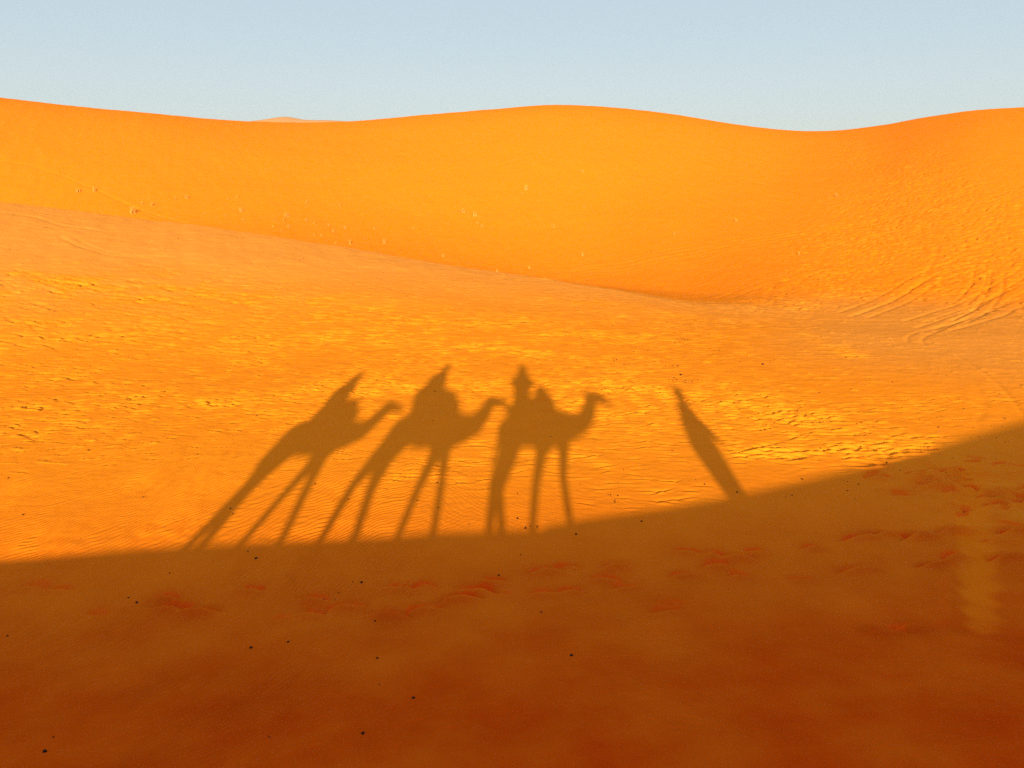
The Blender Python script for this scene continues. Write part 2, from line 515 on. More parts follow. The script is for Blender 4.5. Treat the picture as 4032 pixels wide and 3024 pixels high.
def sand_material():
    m, nt, b = new_mat('sand')
    b.inputs['Specular IOR Level'].default_value = 0.0
    geo = N(nt, 'ShaderNodeNewGeometry')
    P = geo.outputs['Position']
    at_ = lambda n: N(nt, 'ShaderNodeAttribute', attribute_name=n).outputs['Fac']
    big = noise_n(nt, P, .18, 3)
    mid = noise_n(nt, P, 1.4, 4)
    grain = noise_n(nt, P, 55, 3, .8)
    c = mixc(nt, math_n(nt, 'MULTIPLY', big, .5), SAND, (.87, .206, .007))
    c = mixc(nt, math_n(nt, 'MULTIPLY', at_('red'), math_n(nt, 'ADD', math_n(nt, 'MULTIPLY', noise_n(nt, P, .9, 4), .8), .5), True), c, (.56, .050, .001))  # deepening shade of the lee slope, put into the base colour
    c = mixc(nt, at_('back'), c, (.87, .190, .006))
    c = mixc(nt, at_('crust'), c, SAND_PALE)
    c = mixc(nt, math_n(nt, 'MULTIPLY', at_('trod'), .85, True), c, SAND_LOOSE)
    c = mixc(nt, at_('strip'), c, (.90, .195, .003))
    c = mixc(nt, math_n(nt, 'MULTIPLY', at_('prints'), .78, True), c, SAND_RED)
    v = math_n(nt, 'ADD', math_n(nt, 'MULTIPLY', mid, .14), .93)
    g = math_n(nt, 'ADD', math_n(nt, 'MULTIPLY', grain, .26), .87)
    v = math_n(nt, 'MULTIPLY', v, g)
    mul = N(nt, 'ShaderNodeVectorMath', operation='SCALE')
    nt.links.new(c, mul.inputs[0]); nt.links.new(v, mul.inputs['Scale'])
    nt.links.new(mul.outputs[0], b.inputs['Base Color'])
    bump = N(nt, 'ShaderNodeBump')
    bump.inputs['Strength'].default_value = .6
    bump.inputs['Distance'].default_value = .01
    nt.links.new(noise_n(nt, P, 38, 4, .7), bump.inputs['Height'])
    nt.links.new(bump.outputs[0], b.inputs['Normal'])
    return m


def plain(name, c, var=.25, scale=30, rough=.9):
    m, nt, b = new_mat(name)
    tc = N(nt, 'ShaderNodeTexCoord')
    n = noise_n(nt, tc.outputs['Object'], scale, 4)
    nt.links.new(mixc(nt, n, tuple(x * (1 - var) for x in c), tuple(x * (1 + var) for x in c)), b.inputs['Base Color'])
    b.inputs['Roughness'].default_value = rough
    return m


M_SAND = sand_material()
M_DUNG = plain('dried dung', (.035, .012, .006), .4, 60)
M_STRAW = plain('dry straw', (.62, .28, .05), .25, 20)
M_CAMEL = plain('camel hair', (.42, .26, .13), .25, 12)
M_CLOTH_B = plain('blue cotton', (.03, .07, .25), .2, 40)
M_CLOTH_W = plain('undyed cotton', (.55, .48, .38), .15, 40)
M_CLOTH_D = plain('dark wool', (.06, .04, .035), .2, 40)
M_BLANKET = plain('striped blanket', (.38, .05, .04), .5, 9)
M_SKIN = plain('skin', (.32, .16, .09), .1, 20, .6)
M_IRON = plain('iron bar', (.06, .06, .06), .2, 30, .5)
M_ROPE = plain('hemp rope', (.30, .22, .12), .3, 80)
M_PHONE = plain('black glass', (.02, .02, .022), .1, 10, .2)
M_EYE = plain('dark eye', (.01, .008, .006), .1, 10, .1)


# ------------------------------------------------------------------ build the sand sheet, cut at the mound's ridge line
ridx = np.searchsorted(RS, np.where(np.abs(TH) < math.pi * .6, interp_smooth(np.clip(TH, rd_t[0], rd_t[-1]), rd_t, rd_r) * 1.01 + 1.0, 60.0))


def sheet(name, mask):
    ii, jj = np.nonzero(mask)                       # faces (row, column)
    jn = (jj + 1) % NT
    q = np.stack([ii * NT + jj, (ii + 1) * NT + jj, (ii + 1) * NT + jn, ii * NT + jn], 1)
    q = q[:, ::-1]
    used, inv = np.unique(q.ravel(), return_inverse=True)
    me = bpy.data.meshes.new(name)
    co = np.stack([X.ravel()[used], Y.ravel()[used], Z.ravel()[used]], 1).astype(np.float32)
    extra = None
    me.vertices.add(len(co)); me.vertices.foreach_set('co', co.ravel())
    me.loops.add(q.size); me.loops.foreach_set('vertex_index', inv.astype(np.int32))
    me.polygons.add(len(q))
    me.polygons.foreach_set('loop_start', np.arange(0, q.size, 4, dtype=np.int32))
    me.polygons.foreach_set('loop_total', np.full(len(q), 4, np.int32))
    me.polygons.foreach_set('use_smooth', np.ones(len(q), bool))
    me.update()
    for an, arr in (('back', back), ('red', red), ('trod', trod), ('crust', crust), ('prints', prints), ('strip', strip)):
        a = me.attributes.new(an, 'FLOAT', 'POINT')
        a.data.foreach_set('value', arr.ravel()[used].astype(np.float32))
    me.materials.append(M_SAND)
    o = bpy.data.objects.new(name, me)
    col.objects.link(o)
    o['kind'] = 'structure'
    return o


rows = np.arange(NR - 1)[:, None]
near_mask = rows < ridx[None, :]
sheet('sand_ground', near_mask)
sheet('sand_dune', ~near_mask)
# close the pole under the viewer with a small fan
bm = bmesh.new()
ring = [bm.verts.new((X[0, j], Y[0, j], Z[0, j])) for j in range(0, NT, 12)]
c = bm.verts.new((0, 0, float(base_height(0., 0.))))
for i in range(len(ring)):
    bm.faces.new((c, ring[(i + 1) % len(ring)], ring[i]))
me = bpy.data.meshes.new('sand_slope'); bm.to_mesh(me); bm.free(); me.materials.append(M_SAND)
o = bpy.data.objects.new('sand_slope', me); col.objects.link(o); o['kind'] = 'structure'


def distant_dune():
    D = 620.0
    prof = [(880, 500), (960, 486), (1003, 480), (1060, 472), (1100, 465), (1139, 461), (1165, 465), (1190, 470), (1230, 472), (1290, 472), (1367, 476), (1430, 473), (1495, 471), (1560, 468), (1640, 470), (1800, 490), (1950, 520)]
    xs = [D * math.tan(bearing_slope(a, b)[0]) for a, b in prof]
    zs = [CAM_Z + D / math.cos(bearing_slope(a, b)[0]) * bearing_slope(a, b)[1] for a, b in prof]
    gx = np.linspace(xs[0], xs[-1], 130)
    top = interp_smooth(gx, xs, zs)
    vs, fs = [], []
    ny = 40
    for j in range(ny):
        s = j / (ny - 1) * 2 - 1
        for i, xx in enumerate(gx):
            k = math.cos(s * math.pi / 2) ** 1.1
            vs.append((xx + 14 * s * math.sin(xx / 30), D + s * 95 + 6 * math.sin(xx / 26), -2 + (top[i] + 2) * k))
    n = len(gx)
    for j in range(ny - 1):
        for i in range(n - 1):
            fs.append((j * n + i, j * n + i + 1, (j + 1) * n + i + 1, (j + 1) * n + i))
    me = bpy.data.meshes.new('distant_dune'); me.from_pydata(vs, [], fs)
    for p in me.polygons: p.use_smooth = True
    me.materials.append(plain('haze-toned far sand', (.58, .22, .065), .12, .05, .95))  # haze of distance put into the sand colour
    o = bpy.data.objects.new('distant_dune', me); col.objects.link(o); o['kind'] = 'structure'


distant_dune()


# ------------------------------------------------------------------ small things on the sand
def surf_z(x, y):
    """height of the finished sheet (with its small relief)"""
    r, t = math.hypot(x, y), math.atan2(x, y)
    i = int(np.clip(np.searchsorted(RS, r) - 1, 0, NR - 2)); j = int(np.clip(np.searchsorted(TH, t) - 1, 0, NT - 2))
    u, v = (r - RS[i]) / (RS[i + 1] - RS[i]), (t - TH[j]) / (TH[j + 1] - TH[j])
    return float((Z[i, j] * (1 - v) + Z[i, j + 1] * v) * (1 - u) + (Z[i + 1, j] * (1 - v) + Z[i + 1, j + 1] * v) * u)


def tag(o, label, cat, group=None):
    o['label'] = label; o['category'] = cat
    if group:
        o['group'] = group


def dung_mesh(k, big=False):
    rnd = random.Random(k)
    bm = bmesh.new()
    bmesh.ops.create_icosphere(bm, subdivisions=2, radius=.5)
    sx, sy, sz = rnd.uniform(1.0, 1.35), rnd.uniform(.75, .95), rnd.uniform(.65, .85)
    ph = [rnd.uniform(0, 6) for _ in range(4)]
    for v in bm.verts:
        w = 1 + .10 * math.sin(7 * v.co.x + ph[0]) * math.sin(6 * v.co.y + ph[1]) + .06 * math.sin(13 * v.co.z + ph[2])
        pinch = 1 - .22 * max(0, v.co.x * 2 - .45)
        v.co = Vector((v.co.x * sx * w, v.co.y * sy * w * pinch, v.co.z * sz * w * pinch))
    me = bpy.data.meshes.new('camel_dropping'); bm.to_mesh(me); bm.free()
    for p in me.polygons: p.use_smooth = True
    me.materials.append(M_DUNG)
    return me


DUNG = [dung_mesh(k) for k in range(6)]
placed = []


def dropping(px, py, size, label, group, kind='camel_dropping'):
    p = at(px, py)
    if p is None:
        return
    o = bpy.data.objects.new(kind, random.choice(DUNG)); col.objects.link(o)
    s = size * random.uniform(.9, 1.15)
    s *= .72
    o.location = (p[0], p[1], surf_z(p[0], p[1]) + s * .22)
    o.rotation_euler = (random.uniform(-.2, .2), random.uniform(-.2, .2), random.uniform(0, 6.28))
    o.scale = (s, s, s)
    tag(o, label, 'dropping', group)
    placed.append(o)


# singled-out ones in the foreground shade
ONE = [
    (A6, (1568, 975), .050, 'large black dropping alone on the dark sand near the bottom edge'),
    (A6, (1787, 822), .042, 'dark round dropping up and right of the large black one near the bottom edge'),
    (A6, (194, 1052), .050, 'oblong black dropping in the bottom left corner of the dark sand'),
    (A7, (257, 637), .052, 'largest black dropping alone in the middle of the empty shaded sand'),
    (A7, (126, 450), .036, 'dark dropping between the red footprints and the largest lone dropping in the shade'),
    (A6, (1245, 578), .042, 'right-hand one of two dark droppings below the left footprints'),
    (A6, (1085, 606), .042, 'left-hand one of two dark droppings below the left footprints'),
    (A6, (1630, 651), .032, 'small dark dropping up and left of the round one in the lower shade'),
    (A6, (1640, 762), .022, 'tiny dark dropping straight below another small one in the lower shade'),
    (A6, (592, 413), .044, 'dark round dropping left of the leftmost deep footprint, lower of a pair'),
    (A6, (556, 391), .034, 'flat dark dropping left of the leftmost deep footprint, upper of a pair'),
    (A6, (1107, 217), .050, 'dark dropping just inside the shade below the leftmost camel shadow, larger of two'),
    (A6, (1072, 188), .036, 'dark dropping just inside the shade below the leftmost camel shadow, smaller of two'),
    (A6, (733, 282), .030, 'dull small dropping in the shade below the hind feet of the leftmost camel shadow'),
    (A6, (1562, 322), .050, 'wedge shaped dark dropping at the upper end of a short crumbling row in the shade'),
    (A6, (1620, 492), .032, 'dark dropping under the row of footprints left of centre'),
    (A6, (2155, 286), .040, 'dark dropping at the upper edge of the central footprints in the shade'),
    (A6, (230, 989), .022, 'tiny dropping above the oblong black one in the bottom left corner'),
    (A6, (838, 797), .022, 'tiny reddish dropping alone in the lower left shade'),
    (A6, (32, 553), .032, 'dull dropping at the left edge of the shaded sand'),
    (A6, (1163, 990), .022, 'tiny dropping left of the large black one near the bottom edge'),
    (A7, (58, 88), .052, 'largest of the three droppings just below the front legs of the first camel shadow'),
    (A7, (80, 79), .034, 'middle one of the three droppings just below the front legs of the first camel shadow'),
    (A7, (109, 83), .036, 'rightmost of the three droppings just below the front legs of the first camel shadow'),
    (A7, (277, 113), .052, 'flat dark dropping in the shade, right of the three below the first camel shadow'),
    (A7, (23, 45), .042, 'dark dropping on the shadow edge at the first camel shadow'),
    (A7, (559, 59), .044, 'dark dropping in the shade straight left of the foot of the walking figure shadow'),
    (A7, (38, 203), .028, 'small dropping above the middle footprints in the shade'),
    (A7, (72, 291), .024, 'small dropping beside the middle footprints in the shade'),
    (A4, (680, 1001), .048, 'dark dropping at the foot of the walking figure shadow'),
    (A4, (508, 958), .046, 'dark dropping on lit sand left of the foot of the walking figure shadow'),
    (A4, (818, 318), .085, 'long dark lump of dung on the pale sand above the trodden trail'),
    (A4, (380, 375), .090, 'biggest dark lump of the dung heap above the walking figure shadow'),
    (A4, (1895, 1094), .046, 'dark dropping on the pale smooth strip at the right'),
    (A4, (1480, 838), .048, 'dark dropping lying just below the trodden trail on the shadow edge'),
    (A1, (1590, 765), .042, 'dark dropping between the hind and front legs of the first camel shadow'),
    (A1, (1153, 687), .040, 'dark dropping between the crossing front legs of the middle camel shadow'),
    (A1, (197, 486), .045, 'dark dropping alone on lit sand left of the leftmost camel shadow'),
    (A5, (481, 865), .050, 'dark dropping at the end of a scuff on lit sand, left side'),
    (A5, (45, 1012), .045, 'dark dropping near the left edge on rippled lit sand, upper of two'),
    (A5, (125, 1212), .045, 'dark dropping near the left edge on rippled lit sand, lower of two'),
    (A5, (780, 1118), .034, 'small dropping on rippled lit sand left of the leftmost camel shadow hind leg'),
]
for zone, q, s, lab in ONE:
    dropping(*from_zoom(*zone, [q])[0], s, lab, None)

MANY = [
    (A6, 'crumb of dung in the short crumbling row at the left footprints', .026, [(1518, 332), (1463, 366), (1448, 395), (1400, 405), (1505, 340), (1525, 322)]),
    (A4, 'dark dropping in the loose scatter in shade right of the walking figure shadow', .044,
     [(1022, 928), (1250, 938), (1268, 944), (1328, 958), (1270, 993), (1310, 1037), (1445, 995), (940, 1025), (973, 1017), (1030, 932)]),
    (A4, 'dark dropping along the shadow edge at the far right', .048,
     [(1585, 825), (1550, 883), (1695, 877), (1793, 910), (1930, 708), (1972, 704), (2065, 709), (2112, 734), (2133, 733), (2195, 711), (2105, 1056), (2108, 1066), (1988, 970), (2060, 820), (1830, 815)]),
    (A4, 'dark dropping in the heap scattered above the head of the walking figure shadow', .055,
     [(335, 405), (408, 405), (440, 410), (470, 400), (316, 400), (360, 402), (395, 412), (425, 398), (345, 392), (452, 396), (405, 418)]),
    (A4, 'dark dropping in the tight ring on pale sand above the trodden trail', .055,
     [(348, 150), (385, 180), (400, 190), (415, 185), (350, 200), (375, 195), (460, 155), (478, 183), (360, 186), (395, 178), (418, 192), (380, 150), (348, 206)]),
    (A4, 'dark dropping thinly scattered on the pale sand between the trails', .055,
     [(120, 240), (130, 250), (205, 245), (110, 238), (155, 163), (135, 125), (16, 112), (212, 232), (750, 150), (845, 147), (815, 198), (868, 217), (530, 233), (585, 243), (697, 306), (735, 280), (855, 310), (572, 270), (298, 325), (338, 328), (365, 327), (428, 292), (695, 250)]),
    (A4, 'dark dropping in the loose cluster left of the ring on the upper trail', .055,
     [(22, 292), (38, 295), (78, 320), (15, 362), (42, 363), (25, 298), (70, 350)]),
    (A4, 'dark dropping lying among the deep trodden prints of the lower trail', .045,
     [(1120, 468), (1030, 650), (820, 637), (880, 630), (1340, 745), (1390, 685), (1390, 670), (1065, 765), (1512, 748), (895, 820), (1105, 808), (1305, 640), (1320, 635), (1380, 645), (1400, 640), (1345, 630), (1410, 648), (1125, 765), (1260, 620), (1015, 815)]),
    (A4, 'small dark dropping on the smooth lit sand at the right', .05,
     [(1510, 413), (1890, 555), (1960, 630), (1942, 657), (2083, 472), (2110, 608), (2095, 650), (1655, 617), (1755, 655), (1305, 355), (1800, 380)]),
    (A4, 'small dark dropping near the walking figure shadow and its shade edge', .042,
     [(335, 780), (420, 608), (45, 1020), (75, 880), (27, 1050), (30, 1040), (460, 935), (410, 672), (185, 872)]),
    (A1, 'dark dropping in the small patch up and right of the rider shadows', .05,
     [(2007, 72), (2020, 73), (2008, 85), (2053, 96), (2023, 129), (2005, 130), (1927, 37)]),
    (A1, 'small dark dropping beside the rider shadows', .045,
     [(1057, 72), (757, 10), (768, 38), (1013, 128), (1022, 128), (1240, 612), (1245, 718), (708, 612), (853, 680), (1220, 340), (1536, 396), (1735, 408), (460, 272), (455, 320), (340, 722), (350, 743), (1230, 212), (1242, 140)]),
    (A1, 'small dark dropping right of the first camel shadow', .042,
     [(1984, 335), (1924, 432), (1862, 610), (1590, 655), (1640, 548), (1380, 790), (1810, 725), (1995, 662), (2012, 690), (2015, 694), (1985, 660)]),
    (A5, 'dark dropping sparsely scattered on lit sand at the left', .05,
     [(455, 116), (798, 203), (630, 387), (840, 390), (268, 255), (180, 415), (396, 357), (1777, 283), (1788, 322), (1757, 294), (1582, 250), (2150, 366), (349, 72), (296, 105), (417, 312), (252, 316)]),
    (A2, 'dark dropping in the clump near the left end of the mound ridge', .07,
     [(195, 598), (205, 597), (215, 603), (228, 604), (210, 598), (222, 598), (250, 630)]),
    (A2, 'dark dropping scattered along the mound ridge at the left', .06,
     [(150, 540), (165, 538), (185, 542), (205, 545), (85, 575), (160, 570), (395, 535), (545, 570), (490, 628), (455, 665), (550, 630), (590, 665), (672, 684), (715, 692), (770, 645), (785, 655), (810, 655), (865, 640), (345, 680), (220, 672), (40, 695), (92, 678), (300, 575), (60, 545), (430, 548)]),
    (A2, 'dark dropping scattered along the mound ridge above the riders', .06,
     [(1030, 660), (1210, 665), (1225, 668), (1235, 670), (1120, 640), (1165, 645), (1225, 735), (1250, 738), (1265, 735), (1275, 740), (1310, 735), (1365, 738), (1180, 752), (1357, 762), (1295, 745), (1065, 625), (1140, 690), (1510, 725), (1570, 740), (1620, 720), (1590, 760), (1655, 795), (1670, 798), (1640, 792), (1540, 760), (1575, 800)]),
    (A2, 'dark dropping in the cluster beside the upper trail', .06,
     [(1745, 883), (1750, 890), (1765, 884), (1690, 905), (1710, 910), (1655, 857), (1745, 880), (1758, 892), (2060, 958), (2090, 955), (2133, 970), (2010, 858), (2095, 858)]),
    (A2, 'dark dropping on lit sand below the left end of the mound', .055,
     [(310, 857), (277, 935), (537, 787), (361, 968), (630, 1010)]),
]
for zone, lab, s, lst in MANY:
    for q in lst:
        dropping(*from_zoom(*zone, [q])[0], s * random.uniform(.45, .95), lab, lab.replace('dark dropping', 'droppings').replace('small droppings', 'small droppings'))


# dry grass
def tuft_mesh(k, n=46):
    rnd = random.Random(100 + k)
    vs, fs = [], []
    for _ in range(n):
        a = rnd.uniform(0, 6.283)
        lean = abs(rnd.gauss(.35, .3))
        h = rnd.uniform(.35, 1.0)
        w = rnd.uniform(.018, .035)
        b = Vector((rnd.gauss(0, .12), rnd.gauss(0, .12), -.05))
        d = Vector((math.cos(a), math.sin(a), 0))
        s = Vector((-d.y, d.x, 0))
        prev = None
        for q in range(5):
            u = q / 4
            c = b + d * (lean * h * u * u * .9) + Vector((0, 0, h * u * (1 - .35 * lean * u)))
            ww = w * (1 - .85 * u)
            i = len(vs)
            vs += [c - s * ww, c + s * ww]
            if prev is not None:
                fs.append((prev, prev + 1, i + 1, i))
            prev = i
    me = bpy.data.meshes.new('grass_tuft'); me.from_pydata([tuple(v) for v in vs], [], fs); me.materials.append(M_STRAW)
    return me


TUFT = [tuft_mesh(k) for k in range(5)]


def tuft(px, py, size, label, group):
    p = at(px, py)
    if p is None:
        return
    o = bpy.data.objects.new('dry_grass_tuft', random.choice(TUFT)); col.objects.link(o)
    o.location = (p[0], p[1], surf_z(p[0], p[1]))
    o.rotation_euler = (0, 0, random.uniform(0, 6.28)); size *= .85; o.scale = (size, size, size * random.uniform(.75, 1.0))
    tag(o, label, 'grass tuft', group)


for zone, q, s, lab in [
    (A2, (575, 538), 1.15, 'largest pale dry grass tuft, just above the mound ridge at the left'),
    (A2, (335, 445), .70, 'pale dry tuft on the big dune, left one of the leftmost pair'),
    (A2, (406, 441), .70, 'pale dry tuft on the big dune, right one of the leftmost pair'),
    (A2, (805, 474), .75, 'pale dry tuft high on the dune, bigger of a pair beyond the largest tuft'),
    (A2, (756, 480), .45, 'short dry tuft high on the dune, smaller of a pair beyond the largest tuft'),
    (A2, (614, 498), .45, 'small dry tuft up and right of the largest one, left of two'),
    (A2, (657, 504), .50, 'small dry tuft up and right of the largest one, right of two'),
    (A2, (1040, 530), .80, 'wide dry tuft on the big dune below the distant peak'),
    (A2, (1325, 492), .60, 'dark dry tuft on the big dune, topmost above a small scatter'),
    (A2, (1240, 552), .85, 'tall dry tuft at the upper left of the small scatter on the big dune'),
    (A2, (1512, 670), .65, 'upright dry tuft just above the mound ridge, left one of two'),
    (A2, (1660, 668), .65, 'upright dry tuft just above the mound ridge, right one of two'),
    (A2, (2000, 535), .90, 'leaning dry tuft in the middle of the big dune, left of two'),
    (A2, (2050, 550), .80, 'leaning dry tuft in the middle of the big dune, right of two'),
    (A3, (968, 574), .50, 'low dry tuft beside a scrape on the right half of the big dune'),
    (A3, (1400, 467), .55, 'dark low tuft high on the big dune at the right'),
    (A3, (305, 359), .55, 'dark low tuft high on the middle of the big dune'),
    (A3, (62, 436), .90, 'wide dry tuft in the centre of the big dune'),
    (A3, (305, 722), .50, 'thin dry tuft low on the big dune right of centre'),
    (A3, (178, 597), .50, 'thin dry tuft on the big dune right of centre'),
    (A3, (1240, 716), .40, 'small tuft below the wheel tracks on the big dune'),
]:
    tuft(*from_zoom(*zone, [q])[0], s, lab, None)
lab = 'small pale dry tuft in the scatter low on the big dune'
for q in [(1225, 572), (1325, 569), (1360, 585), (1358, 634), (1390, 637), (1420, 592), (1180, 595), (1575, 645), (1470, 507), (1025, 470), (1050, 568), (1855, 463), (2083, 598), (2062, 582),
          (1785, 603), (1915, 724), (2147, 790), (1617, 606), (985, 477), (882, 539), (975, 547), (1490, 604), (1215, 612), (1245, 598), (1440, 618), (1450, 668)]:
    tuft(*from_zoom(*A2, [q])[0], random.uniform(.28, .5), lab, 'small dry tufts on the big dune')
for q in [(700, 628), (715, 622), (75, 776), (45, 452)]:
    tuft(*from_zoom(*A3, [q])[0], random.uniform(.3, .45), 'small pale tuft in the middle of the big dune, right of the scatter', 'small tufts in the middle of the big dune')


# ------------------------------------------------------------------ the caravan on the crest
def blob_mesh(name, caps, mat, voxel=.03, smooth=6, parent=None):
    """one continuous skin grown round a set of tapered limbs: (p, rp, q, rq[, depth factor])"""
    bm = bmesh.new()
    for c in caps:
        p, r1, q, r2 = Vector(c[0]), c[1], Vector(c[2]), c[3]
        dy = c[4] if len(c) > 4 else 1.0
        d = q - p
        L = max(d.length, 1e-4)
        nseg, rings = 16, []
        m = d.to_track_quat('Z', 'Y').to_matrix() if d.length > 1e-4 else Matrix.Identity(3)
        for k in range(-4, 0):
            a = k / 4 * math.pi / 2
            rings.append((math.sin(a) * r1, math.cos(a) * r1))
        for k in range(0, 5):
            rings.append((L * k / 4, r1 + (r2 - r1) * k / 4))
        for k in range(1, 5):
            a = k / 4 * math.pi / 2
            rings.append((L + math.sin(a) * r2, math.cos(a) * r2))
        vr = []
        for h, rad in rings:
            row = []
            for s in range(nseg):
                a = s / nseg * 2 * math.pi
                v = m @ Vector((math.cos(a) * max(rad, 1e-3), math.sin(a) * max(rad, 1e-3), h))
                v.y *= dy
                row.append(bm.verts.new(p + v))
            vr.append(row)
        for a, b in zip(vr, vr[1:]):
            for s in range(nseg):
                bm.faces.new((a[s], a[(s + 1) % nseg], b[(s + 1) % nseg], b[s]))
        bm.faces.new(vr[0][::-1]); bm.faces.new(vr[-1])
    tmp = bpy.data.meshes.new('tmp'); bm.to_mesh(tmp); bm.free()
    o = bpy.data.objects.new('tmp', tmp); col.objects.link(o)
    mod = o.modifiers.new('r', 'REMESH'); mod.mode = 'VOXEL'; mod.voxel_size = voxel; mod.use_smooth_shade = True
    if smooth:
        sm = o.modifiers.new('s', 'SMOOTH'); sm.iterations = smooth; sm.factor = .5
    dg = bpy.context.evaluated_depsgraph_get()
    me = bpy.data.meshes.new_from_object(o.evaluated_get(dg))
    bpy.data.objects.remove(o); bpy.data.meshes.remove(tmp)
    me.name = name
    me.materials.clear(); me.materials.append(mat)
    for p in me.polygons: p.use_smooth = True
    ob = bpy.data.objects.new(name, me); col.objects.link(ob)
    if parent:
        ob.parent = parent
        ob.matrix_parent_inverse = parent.matrix_basis.inverted()
    return ob


def P(x, z, y=0.0):
    return (x * K, Y0 + y, z * K)


def chain(lst, y, depth=1.0):
    out = []
    for (x1, z1, r1), (x2, z2, r2) in zip(lst, lst[1:]):
        out.append((P(x1, z1, y), r1 * K, P(x2, z2, y), r2 * K, depth))
    return out


def root(name, x, label, cat, group=None):
    o = bpy.data.objects.new(name, None); col.objects.link(o)
    o.location = (x * K, Y0, float(base_height(x * K, Y0)))
    o.empty_display_size = .3
    tag(o, label, cat, group)
    bpy.context.view_layer.update()
    return o


def ground_foot(x):
    return float(base_height(x * K, Y0)) / K


def make_camel(label, torso, hump, neck, head, front, hind, tail, saddle, bar):
    xm = .5 * (torso[0][0] + torso[-1][0])
    rt = root('camel', xm, label, 'camel', 'camels in the caravan')
    caps = chain([(a_, b_, c_ * 1.12) for a_, b_, c_ in torso], 0, 1.0)
    caps += [(P(hump[0], hump[1]), hump[2] * K, P(hump[0] + .05, hump[1] + .12), hump[2] * .6 * K)]
    caps += chain([(a_, b_, c_ * 1.72) for a_, b_, c_ in neck], 0, .85) + chain([(a_, b_, c_ * 1.7) for a_, b_, c_ in head], 0, .8)
    hx, hz = head[0][0], head[0][1]
    for s in (-1, 1):
        caps.append((P(hx - .02, hz + .07, s * .055), .03 * K, P(hx - .07, hz + .17, s * .085), .018 * K))       # ears
    for k, (lg, s) in enumerate(((front[0], 1), (front[1], -1), (hind[0], 1), (hind[1], -1))):
        y = s * .17 * K
        g = ground_foot(lg[-1][0])
        l2 = lg[:-1] + [(lg[-1][0], g + .10, lg[-1][2])]
        l2 = [(a_, b_, c_ * 1.5) for a_, b_, c_ in l2]
        caps += chain(l2, y)
        caps.append((P(lg[-1][0], g + .05, y), .075 * K, P(lg[-1][0] + .08, g + .03, y), .065 * K))                # broad pads
    caps += chain(tail, 0)
    blob_mesh('body', caps, M_CAMEL, .028, 5, rt)
    blob_mesh('saddle_blanket', chain(saddle, 0, 1.25) + [(P(saddle[0][0] + .1, saddle[0][1] - .2, s * .30), .10 * K, P(saddle[-1][0] - .1, saddle[-1][1] - .2, s * .30), .10 * K) for s in (-1, 1)], M_BLANKET, .03, 4, rt)
    bx, bz = bar
    blob_mesh('saddle_pack', [(P(bx + .06, bz - .5), .32 * K, P(bx - .02, bz - .12), .18 * K), (P(bx - .35, bz - .55), .24 * K, P(bx + .1, bz - .45), .28 * K)], M_CLOTH_W, .03, 4, rt)
    blob_mesh('saddle_handle', [(P(bx + .04, bz - .5), .022, P(bx, bz - .06), .022), (P(bx, bz - .06, -.16), .022, P(bx, bz - .06, .16), .022)], M_IRON, .012, 1, rt)
    for s in (-1, 1):
        blob_mesh('eye', [(P(hx + .07, hz + .03, s * .078), .018, P(hx + .075, hz + .03, s * .08), .018)], M_EYE, .008, 0, rt)
    mx, mz = head[-1][0], head[-1][1]
    blob_mesh('halter', [(P(mx - .12, mz, s * .055), .012, P(hx, hz - .02, s * .085), .012) for s in (-1, 1)]
              + [(P(mx - .12, mz + .07, -.05), .012, P(mx - .12, mz + .07, .05), .012), (P(mx - .12, mz + .07, -.05), .012, P(mx - .12, mz, -.058), .012), (P(mx - .12, mz + .07, .05), .012, P(mx - .12, mz, .058), .012)], M_ROPE, .010, 1, rt)
    return rt


make_camel('leading saddled camel whose shadow stands nearly upright, rightmost of the three',
           [(-.42, 5.27, .27), (.15, 5.32, .33), (.82, 5.37, .28)], (.15, 5.62, .26),
           [(.85, 5.37, .26), (1.12, 5.40, .19), (1.42, 5.46, .145), (1.62, 5.60, .125), (1.76, 5.82, .11), (1.88, 6.06, .10)],
           [(1.88, 6.10, .115), (2.10, 6.11, .10), (2.30, 6.02, .065)],
           [[(.86, 5.22, .17), (.90, 4.95, .10), (.80, 4.40, .062), (.84, 3.8, .048)], [(.50, 5.20, .17), (.34, 4.90, .10), (.19, 4.37, .062), (.06, 3.8, .048)]],
           [[(-.42, 5.22, .24), (-.46, 4.85, .15), (-.70, 4.32, .075), (-.70, 3.8, .05)], [(-.40, 5.22, .24), (-.40, 4.85, .13), (-.60, 4.30, .07), (-.40, 3.8, .05)]],
           [(-.66, 5.30, .06), (-.76, 4.95, .04), (-.80, 4.66, .045)],
           [(-.42, 5.76, .18), (.15, 5.86, .20), (.62, 5.84, .19)], (.43, 6.42))
